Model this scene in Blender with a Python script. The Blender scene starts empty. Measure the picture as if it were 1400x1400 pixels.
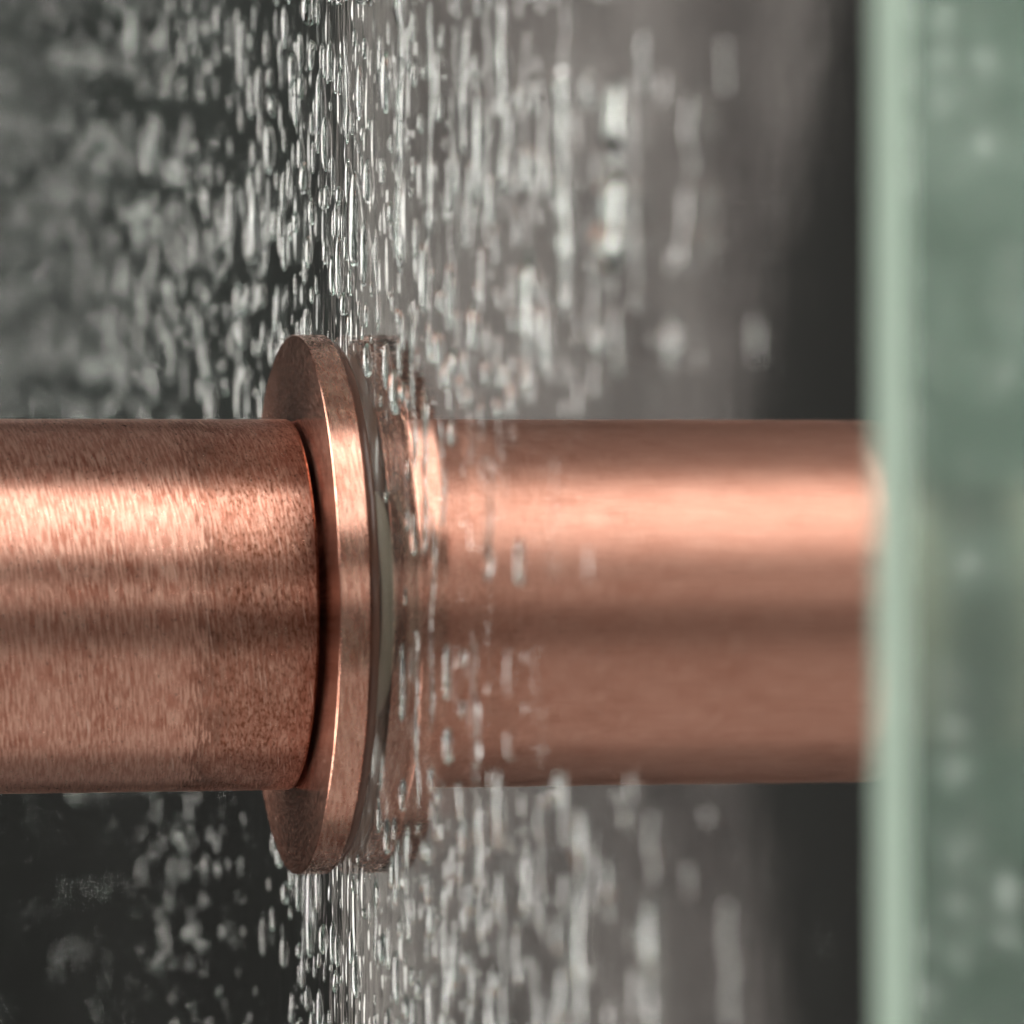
import bpy, bmesh, math, random
from mathutils import Vector
MM = 0.001
scene = bpy.context.scene
C = scene.collection
R = math.radians

# ------------------------------------------------------------------ camera
ALPHA = R(10.2)                      # grazing angle between view ray and glass at the flange
DIST = 350 * MM
cam_d = bpy.data.cameras.new('camera')
cam = bpy.data.objects.new('camera', cam_d); C.objects.link(cam)
cam.location = (-DIST * math.sin(ALPHA), -DIST * math.cos(ALPHA), 6.2 * MM)
cam.rotation_euler = (R(90), R(0.15), -R(12.2))
cam_d.sensor_width = 36; cam_d.lens = 36 * 350 / 69.3
cam_d.clip_start = 0.01; cam_d.clip_end = 20
cam_d.dof.use_dof = True
cam_d.dof.focus_distance = 0.346
cam_d.dof.aperture_fstop = cam_d.lens / 5.0     # aperture diameter of 5 mm
scene.camera = cam

# ------------------------------------------------------------------ world and lamps
world = bpy.data.worlds.new('World'); scene.world = world
world.use_nodes = True
bg = world.node_tree.nodes['Background']
bg.inputs[0].default_value = (1.0, 0.97, 0.94, 1); bg.inputs[1].default_value = 0.16

def area(name, loc, target, sx, sy, radiance, col=(1, 1, 1), spread=180):
    l = bpy.data.lights.new(name, 'AREA'); l.shape = 'RECTANGLE'
    l.size = sx; l.size_y = sy; l.energy = radiance * math.pi * sx * sy; l.color = col; l.spread = R(spread)
    o = bpy.data.objects.new(name, l); C.objects.link(o)
    o.location = loc
    o.rotation_euler = (Vector(target) - Vector(loc)).to_track_quat('-Z', 'Y').to_euler()
    return o
area('key_softbox', (0.20, -0.27, 0.42), (0.08, 0, 0), 0.44, 0.42, 5.0, (1, 0.97, 0.945))
area('front_strip', (0.0, -0.70, 0.11), (0, 0, 0), 1.2, 0.17, 0.65, (1, 0.96, 0.92))
area('low_bounce', (0.05, -0.25, -0.50), (0.05, 0, 0), 1.0, 0.85, 0.34, (1, 0.95, 0.91))
area('side_window', (-0.56, 0.26, 0.04), (0, -0.06, 0), 0.36, 0.75, 7.2, (1, 0.95, 0.90), 100)

vs = scene.view_settings
vs.view_transform = 'Standard'; vs.look = 'None'; vs.exposure = 0; vs.gamma = 1
vs.use_curve_mapping = False
cy = scene.cycles
cy.max_bounces = 24; cy.transmission_bounces = 18; cy.glossy_bounces = 20; cy.diffuse_bounces = 2
cy.transparent_max_bounces = 16; cy.use_denoising = True
cy.sample_clamp_indirect = 6; cy.caustics_reflective = True; cy.caustics_refractive = True
cy.blur_glossy = 0.3
cy.use_adaptive_sampling = True; cy.adaptive_threshold = 0.04; cy.adaptive_min_samples = 16

# ------------------------------------------------------------------ material helpers
def new_mat(name):
    m = bpy.data.materials.new(name); m.use_nodes = True
    nt = m.node_tree; nt.nodes.clear()
    out = nt.nodes.new('ShaderNodeOutputMaterial')
    return m, nt, out
class N:
    def __init__(s, nt): s.nt = nt
    def node(s, t, **kw):
        n = s.nt.nodes.new(t)
        for k, v in kw.items(): setattr(n, k, v)
        return n
    def link(s, a, b): s.nt.links.new(a, b)
    def val(s, sock, v):
        if hasattr(v, 'is_output') : s.link(v, sock)
        else: sock.default_value = v
    def math(s, op, a, b=None, c=None, clamp=False):
        n = s.node('ShaderNodeMath', operation=op, use_clamp=clamp)
        for i, v in enumerate((a, b, c)):
            if v is not None: s.val(n.inputs[i], v)
        return n.outputs[0]
    def noise(s, vec, scale, detail=3, rough=0.55, dist=0):
        n = s.node('ShaderNodeTexNoise')
        s.link(vec, n.inputs['Vector']); n.inputs['Scale'].default_value = scale
        n.inputs['Detail'].default_value = detail; n.inputs['Roughness'].default_value = rough
        n.inputs['Distortion'].default_value = dist
        return n.outputs['Fac']
    def ramp(s, fac, stops):
        n = s.node('ShaderNodeValToRGB'); s.link(fac, n.inputs[0])
        e = n.color_ramp.elements
        while len(e) > 2: e.remove(e[-1])
        for i, (p, c) in enumerate(stops):
            if i < 2: el = e[i]; el.position = p
            else: el = e.new(p)
            el.color = c if len(c) == 4 else (*c, 1)
        return n.outputs[0]
    def maprange(s, v, a, b, c=0, d=1, smooth=True):
        n = s.node('ShaderNodeMapRange'); n.interpolation_type = 'SMOOTHSTEP' if smooth else 'LINEAR'
        s.link(v, n.inputs[0])
        for i, x in enumerate((a, b, c, d)): n.inputs[i + 1].default_value = x
        return n.outputs[0]
    def mix(s, fac, a, b, mode='MIX'):
        n = s.node('ShaderNodeMix', data_type='RGBA', blend_type=mode)
        s.val(n.inputs[0], fac)
        for sock, v in ((n.inputs[6], a), (n.inputs[7], b)):
            s.val(sock, v if hasattr(v, 'is_output') else (*v, 1))
        return n.outputs[2]
    def combine(s, x, y, z):
        n = s.node('ShaderNodeCombineXYZ')
        for i, v in enumerate((x, y, z)): s.val(n.inputs[i], v)
        return n.outputs[0]

def copper_material(name, face=False, dull=0.0):
    m, nt, out = new_mat(name); g = N(nt)
    tc = g.node('ShaderNodeTexCoord').outputs['Object']
    sp = g.node('ShaderNodeSeparateXYZ'); g.link(tc, sp.inputs[0])
    x, y, z = sp.outputs
    th = g.math('ARCTAN2', z, g.math('MULTIPLY', y, -1.0))       # seam on the side away from the camera
    arc = g.math('MULTIPLY', th, 0.0125)
    if face:
        rad = g.math('SQRT', g.math('ADD', g.math('MULTIPLY', y, y), g.math('MULTIPLY', z, z)))
        ax = g.math('ADD', x, rad)
    else:
        ax = x
    # slightly slanted circumferential brushing
    sl = g.math('MULTIPLY_ADD', arc, 0.10, ax)
    v1 = g.combine(g.math('MULTIPLY', sl, 1000), g.math('MULTIPLY', arc, 105), 0.0)
    v2 = g.combine(g.math('MULTIPLY', sl, 1000), g.math('MULTIPLY', arc, 380), 3.0)
    v3 = g.combine(g.math('MULTIPLY', ax, 1000), g.math('MULTIPLY', arc, 1000), 7.0)
    b1 = g.noise(v1, 5.5, 4, 0.6)
    b2 = g.noise(v2, 5.6, 3, 0.68)
    pat = g.noise(v3, 0.22, 5, 0.62)
    spk = g.noise(v3, 3.2, 3, 0.7)
    # tarnish: a stained collar beside the flange, its outer limit a little wavy
    edge = g.math('ADD', g.math('ABSOLUTE', ax), g.math('ADD', g.math('MULTIPLY', g.math('SUBTRACT', b1, 0.5), 0.0045), g.math('MULTIPLY', g.math('SUBTRACT', pat, 0.5), 0.0075)))
    collar = g.math('MULTIPLY', g.math('SUBTRACT', 1.0, g.maprange(edge, 0.0090, 0.0114)), g.maprange(pat, 0.34, 0.62, 0.25, 1.0))
    grime = g.math('MULTIPLY', collar, g.maprange(b2, 0.40, 0.66))
    specks = g.maprange(g.math('MULTIPLY_ADD', collar, 0.09, b2), 0.60, 0.74)
    col = g.ramp(pat, [(0.32, (0.38, 0.135, 0.085)), (0.48, (0.55, 0.243, 0.17)), (0.66, (0.62, 0.30, 0.22))])
    col = g.mix(g.maprange(b1, 0.40, 0.62), col, (0.78, 0.44, 0.33))
    col = g.mix(g.math('MULTIPLY', specks, 0.72), col, (0.10, 0.055, 0.045))
    col = g.mix(g.math('MULTIPLY_ADD', grime, 0.5, g.math('MULTIPLY', collar, 0.40)), col, (0.25, 0.085, 0.045))
    v4 = g.combine(g.math('MULTIPLY', g.math('MULTIPLY_ADD', arc, 0.16, ax), 1000), g.math('MULTIPLY', arc, 42), 11.0)
    scr = g.maprange(g.noise(v4, 6.5, 1, 0.4), 0.70, 0.80)
    col = g.mix(g.math('MULTIPLY', scr, 0.8), col, (0.92, 0.62, 0.50))
    rim_line = g.math('MULTIPLY', g.math('MULTIPLY', g.maprange(edge, 0.0092, 0.0104), g.math('SUBTRACT', 1.0, g.maprange(edge, 0.0106, 0.0114))), g.maprange(pat, 0.36, 0.58))
    if not face: col = g.mix(g.math('MULTIPLY', rim_line, 0.55), col, (0.16, 0.06, 0.035))
    b = g.node('ShaderNodeBsdfPrincipled')
    g.link(col, b.inputs['Base Color']); b.inputs['Metallic'].default_value = 1
    if face:
        specks = g.math('MULTIPLY', specks, 0.5)
    rough = g.math('ADD', g.maprange(b2, 0.3, 0.75, 0.28, 0.44), g.math('MULTIPLY', g.math('SUBTRACT', spk, 0.5), 0.25))
    if face:                                            # the turned face is smoother than the brushed rim
        gn = g.node('ShaderNodeNewGeometry'); ns = g.node('ShaderNodeSeparateXYZ'); g.link(gn.outputs['Normal'], ns.inputs[0])
        rough = g.math('MULTIPLY', rough, g.maprange(g.math('ABSOLUTE', ns.outputs[0]), 0.4, 0.8, 0.72, 0.6))
    if dull: rough = g.math('ADD', rough, dull)
    g.link(rough, b.inputs['Roughness'])
    b.inputs['Anisotropic'].default_value = 0.6
    b.inputs['Anisotropic Rotation'].default_value = 0.25
    tg = g.node('ShaderNodeTangent', direction_type='RADIAL', axis='X'); g.link(tg.outputs[0], b.inputs['Tangent'])
    bump = g.node('ShaderNodeBump'); bump.inputs['Strength'].default_value = 0.10 if face else 0.26
    bump.inputs['Distance'].default_value = 0.00006
    hgt = g.math('ADD', g.math('MULTIPLY', b1, 0.6), g.math('ADD', g.math('MULTIPLY', b2, 0.8), g.math('MULTIPLY', pat, 0.8)))
    g.link(hgt, bump.inputs['Height']); g.link(bump.outputs[0], b.inputs['Normal'])
    g.link(b.outputs[0], out.inputs['Surface'])
    return m

def glass_material():
    m, nt, out = new_mat('green_glass'); g = N(nt)
    tc = g.node('ShaderNodeTexCoord').outputs['Object']
    sp = g.node('ShaderNodeSeparateXYZ'); g.link(tc, sp.inputs[0])
    att = g.node('ShaderNodeAttribute', attribute_name='ground').outputs['Fac']
    gl = g.node('ShaderNodeBsdfGlass'); gl.inputs['IOR'].default_value = 1.5
    g.link(g.math('MULTIPLY', att, 0.75), gl.inputs['Roughness'])
    v = g.combine(g.math('MULTIPLY', sp.outputs[1], 1000), g.math('MULTIPLY', sp.outputs[2], 220), sp.outputs[0])
    bump = g.node('ShaderNodeBump'); bump.inputs['Strength'].default_value = 0.075
    bump.inputs['Distance'].default_value = 0.0001
    g.link(g.noise(v, 0.55, 3, 0.5), bump.inputs['Height']); g.link(bump.outputs[0], gl.inputs['Normal'])
    df = g.node('ShaderNodeBsdfDiffuse'); df.inputs['Color'].default_value = (0.50, 0.59, 0.515, 1)
    tr = g.node('ShaderNodeBsdfTranslucent'); tr.inputs['Color'].default_value = (0.55, 0.83, 0.66, 1)
    m1 = g.node('ShaderNodeMixShader'); m1.inputs[0].default_value = 0.28
    g.link(df.outputs[0], m1.inputs[1]); g.link(tr.outputs[0], m1.inputs[2])
    mx = g.node('ShaderNodeMixShader'); g.link(att, mx.inputs[0])
    g.link(gl.outputs[0], mx.inputs[1]); g.link(m1.outputs[0], mx.inputs[2])
    g.link(mx.outputs[0], out.inputs['Surface'])
    va = g.node('ShaderNodeVolumeAbsorption')
    va.inputs['Color'].default_value = (0.25, 0.85, 0.52, 1); va.inputs['Density'].default_value = 2.2
    g.link(va.outputs[0], out.inputs['Volume'])
    return m

def water_material():
    m, nt, out = new_mat('water'); g = N(nt)
    gl = g.node('ShaderNodeBsdfGlass'); gl.inputs['IOR'].default_value = 1.33
    gl.inputs['Roughness'].default_value = 0.0
    g.link(gl.outputs[0], out.inputs['Surface'])
    return m

def gasket_material():
    m, nt, out = new_mat('clear_gasket'); g = N(nt)
    b = g.node('ShaderNodeBsdfPrincipled')
    b.inputs['Base Color'].default_value = (0.26, 0.13, 0.09, 1)
    b.inputs['Roughness'].default_value = 0.22; b.inputs['IOR'].default_value = 1.42
    b.inputs['Transmission Weight'].default_value = 0.35
    g.link(b.outputs[0], out.inputs['Surface'])
    return m

def steel_material():
    m, nt, out = new_mat('steel'); g = N(nt)
    b = g.node('ShaderNodeBsdfPrincipled')
    b.inputs['Base Color'].default_value = (0.62, 0.6, 0.57, 1)
    b.inputs['Metallic'].default_value = 1; b.inputs['Roughness'].default_value = 0.35
    g.link(b.outputs[0], out.inputs['Surface'])
    return m

def matte(name, stops, scale, stretch=1.0, rough=0.85):
    m, nt, out = new_mat(name); g = N(nt)
    tc = g.node('ShaderNodeTexCoord').outputs['Object']
    sp = g.node('ShaderNodeSeparateXYZ'); g.link(tc, sp.inputs[0])
    v = g.combine(sp.outputs[0], sp.outputs[1], g.math('MULTIPLY', sp.outputs[2], stretch))
    b = g.node('ShaderNodeBsdfPrincipled')
    g.link(g.ramp(g.noise(v, scale, 4, 0.6), stops), b.inputs['Base Color'])
    b.inputs['Roughness'].default_value = rough
    g.link(b.outputs[0], out.inputs['Surface'])
    return m

M_bar = copper_material('brushed_copper')
M_far = copper_material('dull_copper', False, 0.16)
M_fl = copper_material('brushed_copper_flange', True)
M_glass = glass_material(); M_water = water_material()
M_gasket = gasket_material(); M_steel = steel_material()
M_rubber = matte('black_rubber', [(0.3, (0.018, 0.018, 0.017)), (0.7, (0.03, 0.03, 0.028))], 300, 1.0, 0.32)
[n_ for n_ in M_rubber.node_tree.nodes if n_.type == 'BSDF_PRINCIPLED'][0].inputs['Specular IOR Level'].default_value = 1.0

# ------------------------------------------------------------------ mesh helpers
def mesh_obj(name, verts, faces, mat, parent=None, smooth=True):
    me = bpy.data.meshes.new(name); me.from_pydata(verts, [], faces); me.update()
    if smooth: me.polygons.foreach_set('use_smooth', [True] * len(me.polygons))
    me.materials.append(mat)
    o = bpy.data.objects.new(name, me); C.objects.link(o); o.parent = parent
    return o
def tag(o, label=None, cat=None, group=None, kind=None):
    for k, v in (('label', label), ('category', cat), ('group', group), ('kind', kind)):
        if v: o[k] = v
    return o
def lathe(name, prof, mat, parent, n=160):
    """profile of (x, r) in mm about the X axis; sharp corners are doubled points"""
    verts, faces = [], []
    for (x, r) in prof:
        for k in range(n):
            a = 2 * math.pi * k / n
            verts.append((x * MM, r * math.cos(a) * MM, r * math.sin(a) * MM))
    for i in range(len(prof) - 1):
        if prof[i] == prof[i + 1]: continue
        for k in range(n):
            a, b = i * n + k, i * n + (k + 1) % n
            faces.append((a, b, b + n, a + n))
    o = mesh_obj(name, verts, faces, mat, parent)
    bm = bmesh.new(); bm.from_mesh(o.data)
    bmesh.ops.recalc_face_normals(bm, faces=bm.faces); bm.to_mesh(o.data); bm.free()
    return o

# ------------------------------------------------------------------ backdrop
def box(name, x0, x1, y0, y1, z0, z1, mat):
    v = [(x, y, z) for x in (x0, x1) for y in (y0, y1) for z in (z0, z1)]
    v = [tuple(c * MM for c in p) for p in v]
    f = [(0, 1, 3, 2), (4, 6, 7, 5), (0, 4, 5, 1), (2, 3, 7, 6), (0, 2, 6, 4), (1, 5, 7, 3)]
    return mesh_obj(name, v, f, mat, None, False)
wall = box('backdrop_wall', -900, 900, 560, 600, -500, 500,
           matte('dark_wall', [(0.3, (0.018, 0.018, 0.016)), (0.7, (0.052, 0.053, 0.049))], 45, 0.12))
tag(wall, kind='structure')
panel = box('wall_panel', -110, 92, 540, 559, 4, 300,
           matte('grey_green_panel', [(0.3, (0.02, 0.023, 0.021)), (0.7, (0.085, 0.095, 0.086))], 70, 0.22))
tag(panel, 'blurred grey-green panel on the dark wall above the bar', 'panel')
reflector = box('white_reflector', -27, 27, 505, 535, 2, 300,  # added white reflector, hidden from direct view; brightens the upper glass edge from within
           matte('reflector_white', [(0.3, (0.74, 0.74, 0.72)), (0.7, (0.82, 0.82, 0.80))], 30, 0.5))
tag(reflector, 'pale post added to show as a milky green glow through the polished edge of the glass', 'reflector')
# pale upright slab behind the pane with a bowed edge
pts = [(1165, -300), (1120, 0), (1085, 200), (1052, 360), (1030, 500), (1017, 700), (1015, 850), (1020, 1080), (1032, 1240), (1050, 1400), (1090, 1700)]
def at(px, py, Y):
    a = R(12.2) + math.atan((px - 700) * 0.0495 / 350)
    k = (Y + DIST / MM * math.cos(ALPHA)) / 350
    return (-62 + (Y + 344.5) * math.tan(a) + 8, 6.2 + (700 - py) * 0.0495 * k * 1.0)
YS = 120
prof = [at(px, py, YS) for px, py in pts]
xl = at(548, 700, YS)[0]
v, f = [], []
n = len(prof)
for yy in (YS, YS + 25):
    for (x, z) in prof: v.append((x * MM, yy * MM, z * MM))
    for (x, z) in prof: v.append((xl * MM, yy * MM, z * MM))
for i in range(n - 1):
    f += [(i, i + 1, n + i + 1, n + i), (2 * n + i + 1, 2 * n + i, 3 * n + i, 3 * n + i + 1),
          (i + 1, i, 2 * n + i, 2 * n + i + 1), (n + i, n + i + 1, 3 * n + i + 1, 3 * n + i)]
f += [(0, n, 3 * n, 2 * n), (n - 1, 3 * n - 1, 4 * n - 1, 2 * n - 1)]
slab = mesh_obj('upright_slab', v, f, matte('pale_stone', [(0.34, (0.10, 0.088, 0.084)), (0.5, (0.24, 0.215, 0.205)), (0.66, (0.44, 0.40, 0.38))], 130, 0.3), None, False)
tag(slab, 'blurred warm grey upright slab with a bowed edge behind the glass', 'slab')

# ------------------------------------------------------------------ glass pane with a drilled hole
T, Y0, Y1, Z0, Z1, CH, RH = 10.0, -132.4, 300.0, -160.0, 160.0, 1.2, 7.5
def make_pane():
    ys, ye = Y0 + CH, Y1
    base = [(ys, Z0), (ye, Z0), (ye, Z1), (ys, Z1)]
    angs = sorted([2 * math.pi * k / 72 for k in range(72)] + [math.atan2(z, y) % (2 * math.pi) for y, z in base])
    bnd, hol = [], []
    for a in angs:
        c, s = math.cos(a), math.sin(a)
        ts = []
        if c > 1e-9: ts.append(ye / c)
        if c < -1e-9: ts.append(ys / c)
        if s > 1e-9: ts.append(Z1 / s)
        if s < -1e-9: ts.append(Z0 / s)
        t = min(ts); bnd.append((t * c, t * s)); hol.append((RH * c, RH * s))
    verts, faces, ground = [], [], []
    n = len(angs)
    def add(p): verts.append(tuple(q * MM for q in p)); return len(verts) - 1
    fb = [add((0, y, z)) for y, z in bnd]; fh = [add((0, y, z)) for y, z in hol]
    bb = [add((T, y, z)) for y, z in bnd]; bh = [add((T, y, z)) for y, z in hol]
    near = {}
    for i, (y, z) in enumerate(bnd):
        if abs(y - ys) < 1e-6: near[i] = (add((CH, Y0, z)), add((T - CH, Y0, z)))
    def fc(idx, gr=0.0): faces.append(idx); ground.append(gr)
    for i in range(n):
        j = (i + 1) % n
        fc((fb[i], fh[i], fh[j], fb[j])); fc((bb[i], bb[j], bh[j], bh[i]))
        fc((fh[i], bh[i], bh[j], fh[j]), 0.0)
        if i in near and j in near:
            a1, a2 = near[i]; c1, c2 = near[j]
            fc((fb[i], fb[j], c1, a1), 1.0); fc((a1, c1, c2, a2), 0.20); fc((a2, c2, bb[j], bb[i]), 1.0)
        else:
            fc((fb[i], fb[j], bb[j], bb[i]), 0.0)
    for i in near:
        z = bnd[i][1]
        if abs(abs(z) - Z1) < 1e-6: fc((fb[i], near[i][0], near[i][1], bb[i]))
    o = mesh_obj('glass_pane', verts, faces, M_glass, None, False)
    bm = bmesh.new(); bm.from_mesh(o.data)
    bmesh.ops.recalc_face_normals(bm, faces=bm.faces); bm.to_mesh(o.data); bm.free()
    at_ = o.data.attributes.new('ground', 'FLOAT', 'FACE')
    at_.data.foreach_set('value', ground)
    return o
pane = make_pane()
tag(pane, 'thick clear green-edged glass pane wet with droplets, seen almost edge-on', 'glass')

# ------------------------------------------------------------------ copper fitting, bolted through the pane
fit = bpy.data.objects.new('copper_fitting', None); C.objects.link(fit); fit.empty_display_size = 0.01
tag(fit, 'round brushed copper bar and flange bolted through the wet glass pane', 'handle')
GK, FT, FR, BR, BL = 0.7, 2.0, 18.2, 12.5, 37.0
def fitting_side(sgn, x0):
    s = lambda prof: [(x0 + sgn * a, r) for a, r in prof]
    e = 0.09
    lathe('gasket', s([(0.02, 7.0), (0.02, 17.6), (0.02, 17.6), (0.12, 17.75), (GK - 0.12, 17.75), (GK - 0.02, 17.6), (GK - 0.02, 17.6), (GK - 0.02, 7.0), (GK - 0.02, 7.0), (0.02, 7.0)]), M_gasket, fit)
    a, b = GK, GK + FT
    lathe('flange', s([(a, 5), (a, FR - e), (a, FR - e), (a + e * .3, FR - e * .3), (a + e, FR), (a + e, FR), (b - e, FR), (b - e, FR), (b - e * .3, FR - e * .3), (b, FR - e), (b, FR - e), (b, 5)]), M_fl, fit)
    c = b + 0.02
    lathe('bar', s([(c, 5), (c, 9.0), (c, 9.0), (c + .28, 9.0), (c + .28, 9.0), (c + .28, 12.3), (c + .28, 12.3), (c + .34, 12.44), (c + .5, BR), (c + .5, BR)]
        + [(c + .8 + (BL - 2 - c - .8) * k / 12, BR) for k in range(1, 13)]
        + [(BL - 2 + 2 * math.sin(t * math.pi / 16), BR - 2 + 2 * math.cos(t * math.pi / 16)) for t in range(1, 9)] + [(BL, 10.5), (BL, 0.01)]), M_bar if sgn < 0 else M_far, fit)
fitting_side(-1, 0.0)
fitting_side(1, T)
M_nylon = matte('beige_nylon', [(0.3, (0.58, 0.47, 0.39)), (0.7, (0.66, 0.55, 0.46))], 300, 1.0, 0.5)
for xa, xb, mm_ in ((-0.1, 2.3, M_rubber), (2.32, T - 2.32, M_nylon), (T - 2.3, T + 0.1, M_rubber)):
    ro = RH + 0.12
    lathe('bushing', [(xa, 4.1), (xa, ro), (xa, ro), (xb, ro), (xb, ro), (xb, 4.1), (xb, 4.1), (xa, 4.1)], mm_, fit, 64)
lathe('bolt', [(-4.0, 0.01), (-4.0, 4.0), (-4.0, 4.0), (T + 4.0, 4.0), (T + 4.0, 4.0), (T + 4.0, 0.01)], M_steel, fit, 48)

# ------------------------------------------------------------------ water
rng = random.Random(7)
def drop_geo(w, h, t, seg, rings, seed, tail=0.0):
    """a sessile drop on the plane x=0 bulging to -x; w along y, h along z (mm)"""
    r = random.Random(seed)
    p1, p2, p3 = (r.uniform(0, 6.28) for _ in range(3))
    v, f = [], []
    sink = 0.06
    def rad(a): return 1 + 0.07 * math.sin(2 * a + p1) + 0.04 * math.sin(3 * a + p2) + 0.02 * math.sin(5 * a + p3)
    for i in range(rings + 1):
        q = i / rings                                   # 0 = contact line, 1 = crown
        el = q * math.pi / 2
        rr, xx = math.cos(el) ** 0.85, math.sin(el)
        if i == rings:
            v.append((-t, 0, -0.12 * h * tail)); break
        for k in range(seg):
            a = 2 * math.pi * k / seg
            cz = math.sin(a)
            k2 = rad(a) * rr
            sq = 1 - 0.45 * tail * max(0, cz) * rr
            v.append((-t * xx, 0.5 * w * k2 * math.cos(a) * sq, 0.5 * h * k2 * cz - 0.12 * h * tail * xx))
    nb = len(v)
    for k in range(seg): v.append((sink, v[k][1] * .97, v[k][2] * .97))
    for i in range(rings - 1):
        for k in range(seg):
            a, b = i * seg + k, i * seg + (k + 1) % seg
            f.append((a, b, b + seg, a + seg))
    top = rings * seg
    for k in range(seg):
        a, b = (rings - 1) * seg + k, (rings - 1) * seg + (k + 1) % seg
        f.append((a, b, top))
        f.append((nb + k, nb + (k + 1) % seg, (k + 1) % seg, k))
    f.append(tuple(nb + k for k in reversed(range(seg))))
    return v, f
def fix_normals(me):
    bm = bmesh.new(); bm.from_mesh(me); bmesh.ops.recalc_face_normals(bm, faces=bm.faces); bm.to_mesh(me); bm.free()

def screen(y, z):
    """approximate photo pixel of a pane point"""
    d = y + 344.5; a = math.atan(62.0 / d) - R(12.2)
    return 700 + math.tan(a) * 350 / 0.0495, 700 - (z - 6.2) * 350 / (d * 0.0495)
cells = {}
drops = []
def try_drop(y, z, w, h, t, tail, gap=1.04):
    px, py = screen(y, z)
    if not (-60 < px < 1215 and -80 < py < 1480): return False
    if (y / (FR + 0.5 + w / 2)) ** 2 + (z / (FR + 0.5 + h / 2)) ** 2 < 1: return False
    r = max(w, h) / 2
    ci, cj = int(y // 3), int(z // 3)
    for i in range(ci - 2, ci + 3):
        for j in range(cj - 4, cj + 5):
            for (y2, z2, w2, h2) in cells.get((i, j), ()):
                if ((y - y2) / ((w + w2) * .5 * gap)) ** 2 + ((z - z2) / ((h + h2) * .5 * gap)) ** 2 < 1: return False
    cells.setdefault((ci, cj), []).append((y, z, w, h))
    drops.append((y, z, w, h, t, tail, px, py))
    return True
def density(px, py):
    if px < 560:
        d = 0.46
        if px < 330: d = 0.19
        if py > 1075 and px < 370: d = 0.22 if 190 < px < 285 else 0.04
    elif px < 740: d = 0.44
    elif px < 925: d = max(0.03, 0.40 - (px - 740) / 260.0)
    else: d = 0.0
    if py > 1075 and px > 640: d *= 0.65
    if py < 560 and px > 540: d *= 0.55 + 0.45 * max(0, py) / 560
    if 560 < py < 1072 and px > 500: d *= 0.01 if px > 640 else 0.10
    return d

def rivulet(px, py0, py1, w, t, label, wob=0.5, seed=0):
    """a thin thread of water running down the pane: half-elliptic section swept along a wandering line"""
    r = random.Random(seed)
    a = R(12.2) + math.atan((px - 700) * 0.0495 / 350)
    y = 62.0 / math.tan(a) - 344.5
    sc = (y + 344.5) / 350 * 0.0495
    z0, z1 = 6.2 + (700 - py0) * sc, 6.2 + (700 - py1) * sc
    n = max(10, int(abs(z0 - z1) / 0.35)); m = 10
    p = [r.uniform(0, 6.28) for _ in range(6)]
    v, f = [], []
    for i in range(n + 1):
        q = i / n; z = z0 + (z1 - z0) * q
        c = wob * (math.sin(z * .35 + p[0]) + .5 * math.sin(z * .9 + p[1]) + .2 * math.sin(z * 2.3 + p[2]))
        k = (0.75 + 0.25 * math.sin(z * .8 + p[3]) + 0.18 * math.sin(z * 2.1 + p[4])) * min(1, (q * n / 4) ** .6 + .02, ((1 - q) * n / 3) ** .5 + .02)
        for j in range(m + 1):
            b = math.pi * j / m
            v.append((-t * k * math.sin(b), c + .5 * w * k * math.cos(b), z))
        v.append((0.06, c - .45 * w * k, z)); v.append((0.06, c + .45 * w * k, z))
    L = m + 3
    for i in range(n):
        for j in range(L):
            f.append((i * L + j, i * L + (j + 1) % L, (i + 1) * L + (j + 1) % L, (i + 1) * L + j))
    f.append(tuple(range(L))); f.append(tuple(n * L + j for j in reversed(range(L))))
    o = mesh_obj('water_rivulet', [(a_ * MM, b_ * MM, (c_ - (z0 + z1) / 2) * MM) for a_, b_, c_ in v], f, M_water)
    bm = bmesh.new(); bm.from_mesh(o.data); bmesh.ops.recalc_face_normals(bm, faces=bm.faces); bm.to_mesh(o.data); bm.free()
    o.location = (0, y * MM, (z0 + z1) / 2 * MM)
    tag(o, label, 'water streak', 'water streaks on the glass pane')
    for i in range(int(abs(z0 - z1) / 1.5) + 1):                # keep beads out of its way
        zz = z0 + (z1 - z0) * i / (abs(z0 - z1) / 1.5 + 1e-6)
        cells.setdefault((int(y // 3), int(zz // 3)), []).append((y, zz, w + 1.0, 2.0))
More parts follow.
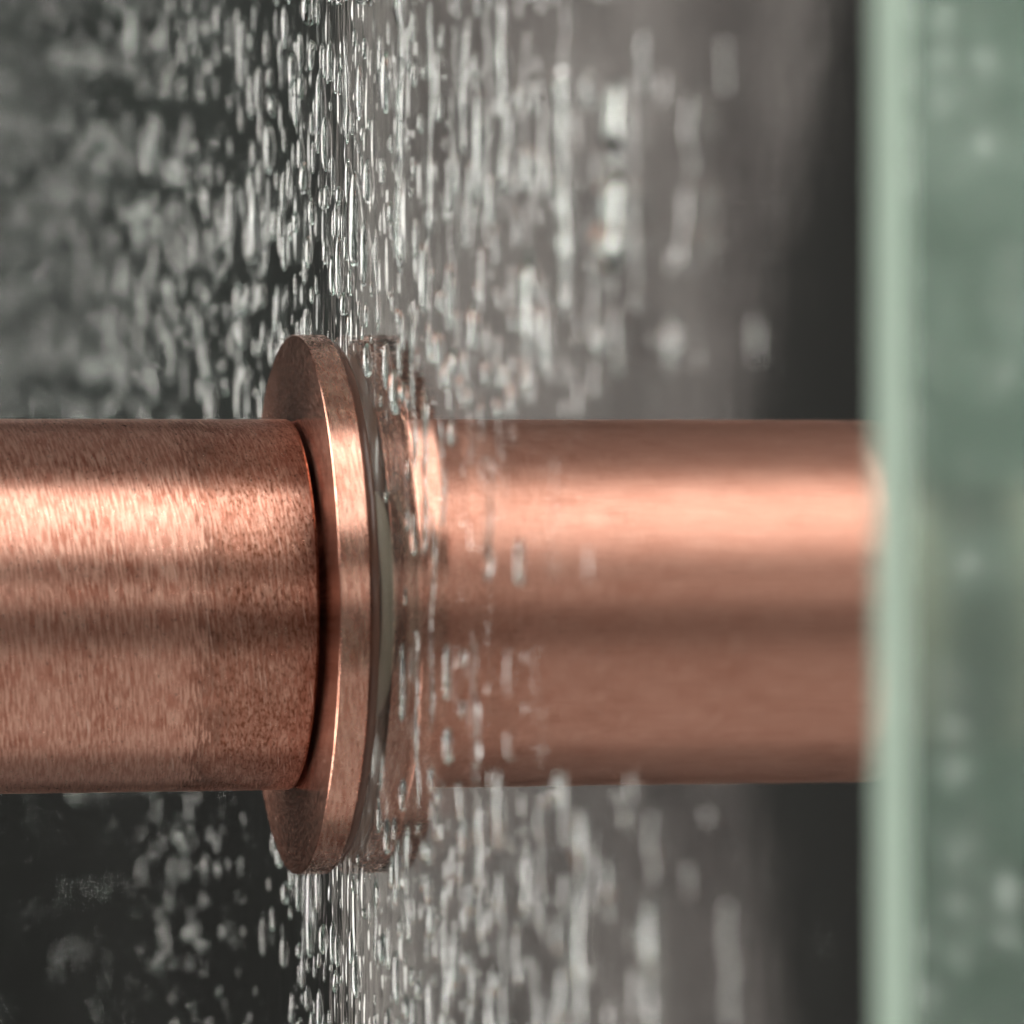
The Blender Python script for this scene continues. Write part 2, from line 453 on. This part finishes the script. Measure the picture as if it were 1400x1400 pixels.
RIV = [
 (549, -40, 372, 2.6, .34, 'long green-tinted water streak running down the glass above the flange'),
 (476, 40, 190, 1.6, .30, 'short curved water streak on the glass above the flange crown'),
 (517, 300, 452, 1.3, .22, 'thin water streak ending on top of the flange'),
 (843, 95, 372, 6.5, .95, 'broad blurred pale water streak on the glass above the bar reflection'),
 (880, 20, 120, 2.6, .40, 'short blurred water streak beside the broad pale streak, near the top'),
 (722, 330, 545, 3.2, .50, 'wide water streak just above the reflected bar'),
 (636, 20, 205, 1.8, .28, 'water streak high on the glass, between the green streak and the pale one'),
 (566, 400, 640, 1.5, .16, 'fine water streak crossing the upper rim of the reflected flange'),
 (580, 520, 760, 1.7, .12, 'fine water streak over the bright band of the reflected flange'),
 (590, 700, 1010, 1.5, .09, 'long fine water streak along the edge of the reflected flange'),
 (570, 860, 1120, 1.4, .15, 'fine water streak over the lower half of the reflected flange'),
 (604, 560, 720, 1.6, .08, 'thin water streak where the reflected bar meets its flange'),
 (650, 880, 1060, 2.2, .05, 'faint water streak on the lower part of the reflected bar'),
 (668, 620, 800, 2.2, .05, 'faint water streak across the bright band of the reflected bar'),
 (557, 1130, 1300, 1.6, .24, 'bright water streak running down from the foot of the reflected flange'),
 (606, 1210, 1440, 1.9, .30, 'long bright water streak low on the glass, at the bottom edge of the picture'),
 (514, 1200, 1330, 1.6, .22, 'green-tinted water streak below the foot of the flange'),
 (716, 1140, 1270, 2.2, .36, 'blurred water streak below the reflected bar'),
 (688, -30, 260, 2.4, .34, 'long water run high on the glass, left of the broad pale streak'),
 (772, 70, 430, 3.2, .42, 'long blurred water run between the wide streak and the broad pale one'),
 (655, 1085, 1310, 2.2, .30, 'water run hanging under the reflected bar, beside the flange foot'),
 (792, 1110, 1430, 3.4, .42, 'long soft water run under the middle of the reflected bar'),
 (590, -30, 330, 1.6, .22, 'narrow crisp water run just beside the green-tinted streak'),
 (885, 1240, 1440, 3.0, .40, 'soft out-of-focus water streak low on the glass, near the dark backdrop'),
]
for k, (px, p0, p1, w, t, lab) in enumerate(RIV): rivulet(px, p0, p1, w, t, lab, 0.45, k)

for (lo, hi, tries) in ((1.5, 2.2, 700), (1.05, 1.5, 3600), (0.65, 1.05, 9000), (0.3, 0.65, 8000)):
    for _ in range(tries):
        y = rng.uniform(-120, 250); z = rng.uniform(-62, 62)
        px, py = screen(y, z)
        if rng.random() > density(px, py): continue
        w = rng.uniform(lo, hi)
        if w < 0.7 and not (400 < px < 720): continue
        if py > 1075 and px < 370: w *= 0.55
        h = w * (rng.uniform(0.9, 1.7) if rng.random() < .3 else rng.uniform(1.6, 3.4))
        t = w * rng.uniform(0.18, 0.32)
        try_drop(y, z, w, h, t, rng.uniform(0, 1), 1.12)
print('DROPS', len(drops))
drops.sort(key=lambda d: -(d[3] * d[2] / (d[0] + 344.5) ** 2))
def lab_group(px, py, w, h):
    shape = 'long narrow' if h / w > 2.3 else ('rounded' if h / w < 1.7 else 'oval')
    if px < 330: zone, gr = ('blurred on the far glass above the copper bar' if py < 700 else 'blurred on the far glass beneath the copper bar'), 'far droplets'
    elif px < 560: zone, gr = ('sharp on the glass just above the flange' if py < 700 else 'sharp on the glass just below the flange'), 'droplets at the flange'
    elif 568 < py < 1068: zone, gr = 'over the reflection of the copper bar', 'droplets over the reflected bar'
    elif px < 760: zone, gr = ('in clear focus above the reflected bar' if py < 700 else 'in clear focus below the reflected bar'), 'near droplets'
    else: zone, gr = ('soft and blurred above the reflected bar, towards the dark gap' if py < 700 else 'soft and blurred below the reflected bar, towards the dark gap'), 'nearest blurred droplets'
    return f'{shape} water drop {zone}', 'water drop', f'{shape} {gr} ' + ('above' if py < 700 else 'below')
sv, sf = [], []
for i, (y, z, w, h, t, tail, px, py) in enumerate(drops):
    near = 330 < px < 800
    seg, rings = (18, 6) if (near and w > .6) else (12, 4)
    v, f = drop_geo(w, h, t, seg, rings, i, tail)
    if i < 300:
        o = mesh_obj('water_drop', [(a * MM, b * MM, c * MM) for a, b, c in v], f, M_water)
        fix_normals(o.data)
        o.location = (0, y * MM, z * MM)
        l, c_, g_ = lab_group(px, py, w, h); tag(o, l, c_, g_)
    else:
        n0 = len(sv)
        sv += [(a * MM, (b + y) * MM, (c + z) * MM) for a, b, c in v]
        sf += [tuple(k + n0 for k in q) for q in f]
o = mesh_obj('fine_water_drops', sv, sf, M_water); fix_normals(o.data)
tag(o, 'fine beads of water sprayed all over the glass pane', 'water', kind='stuff')
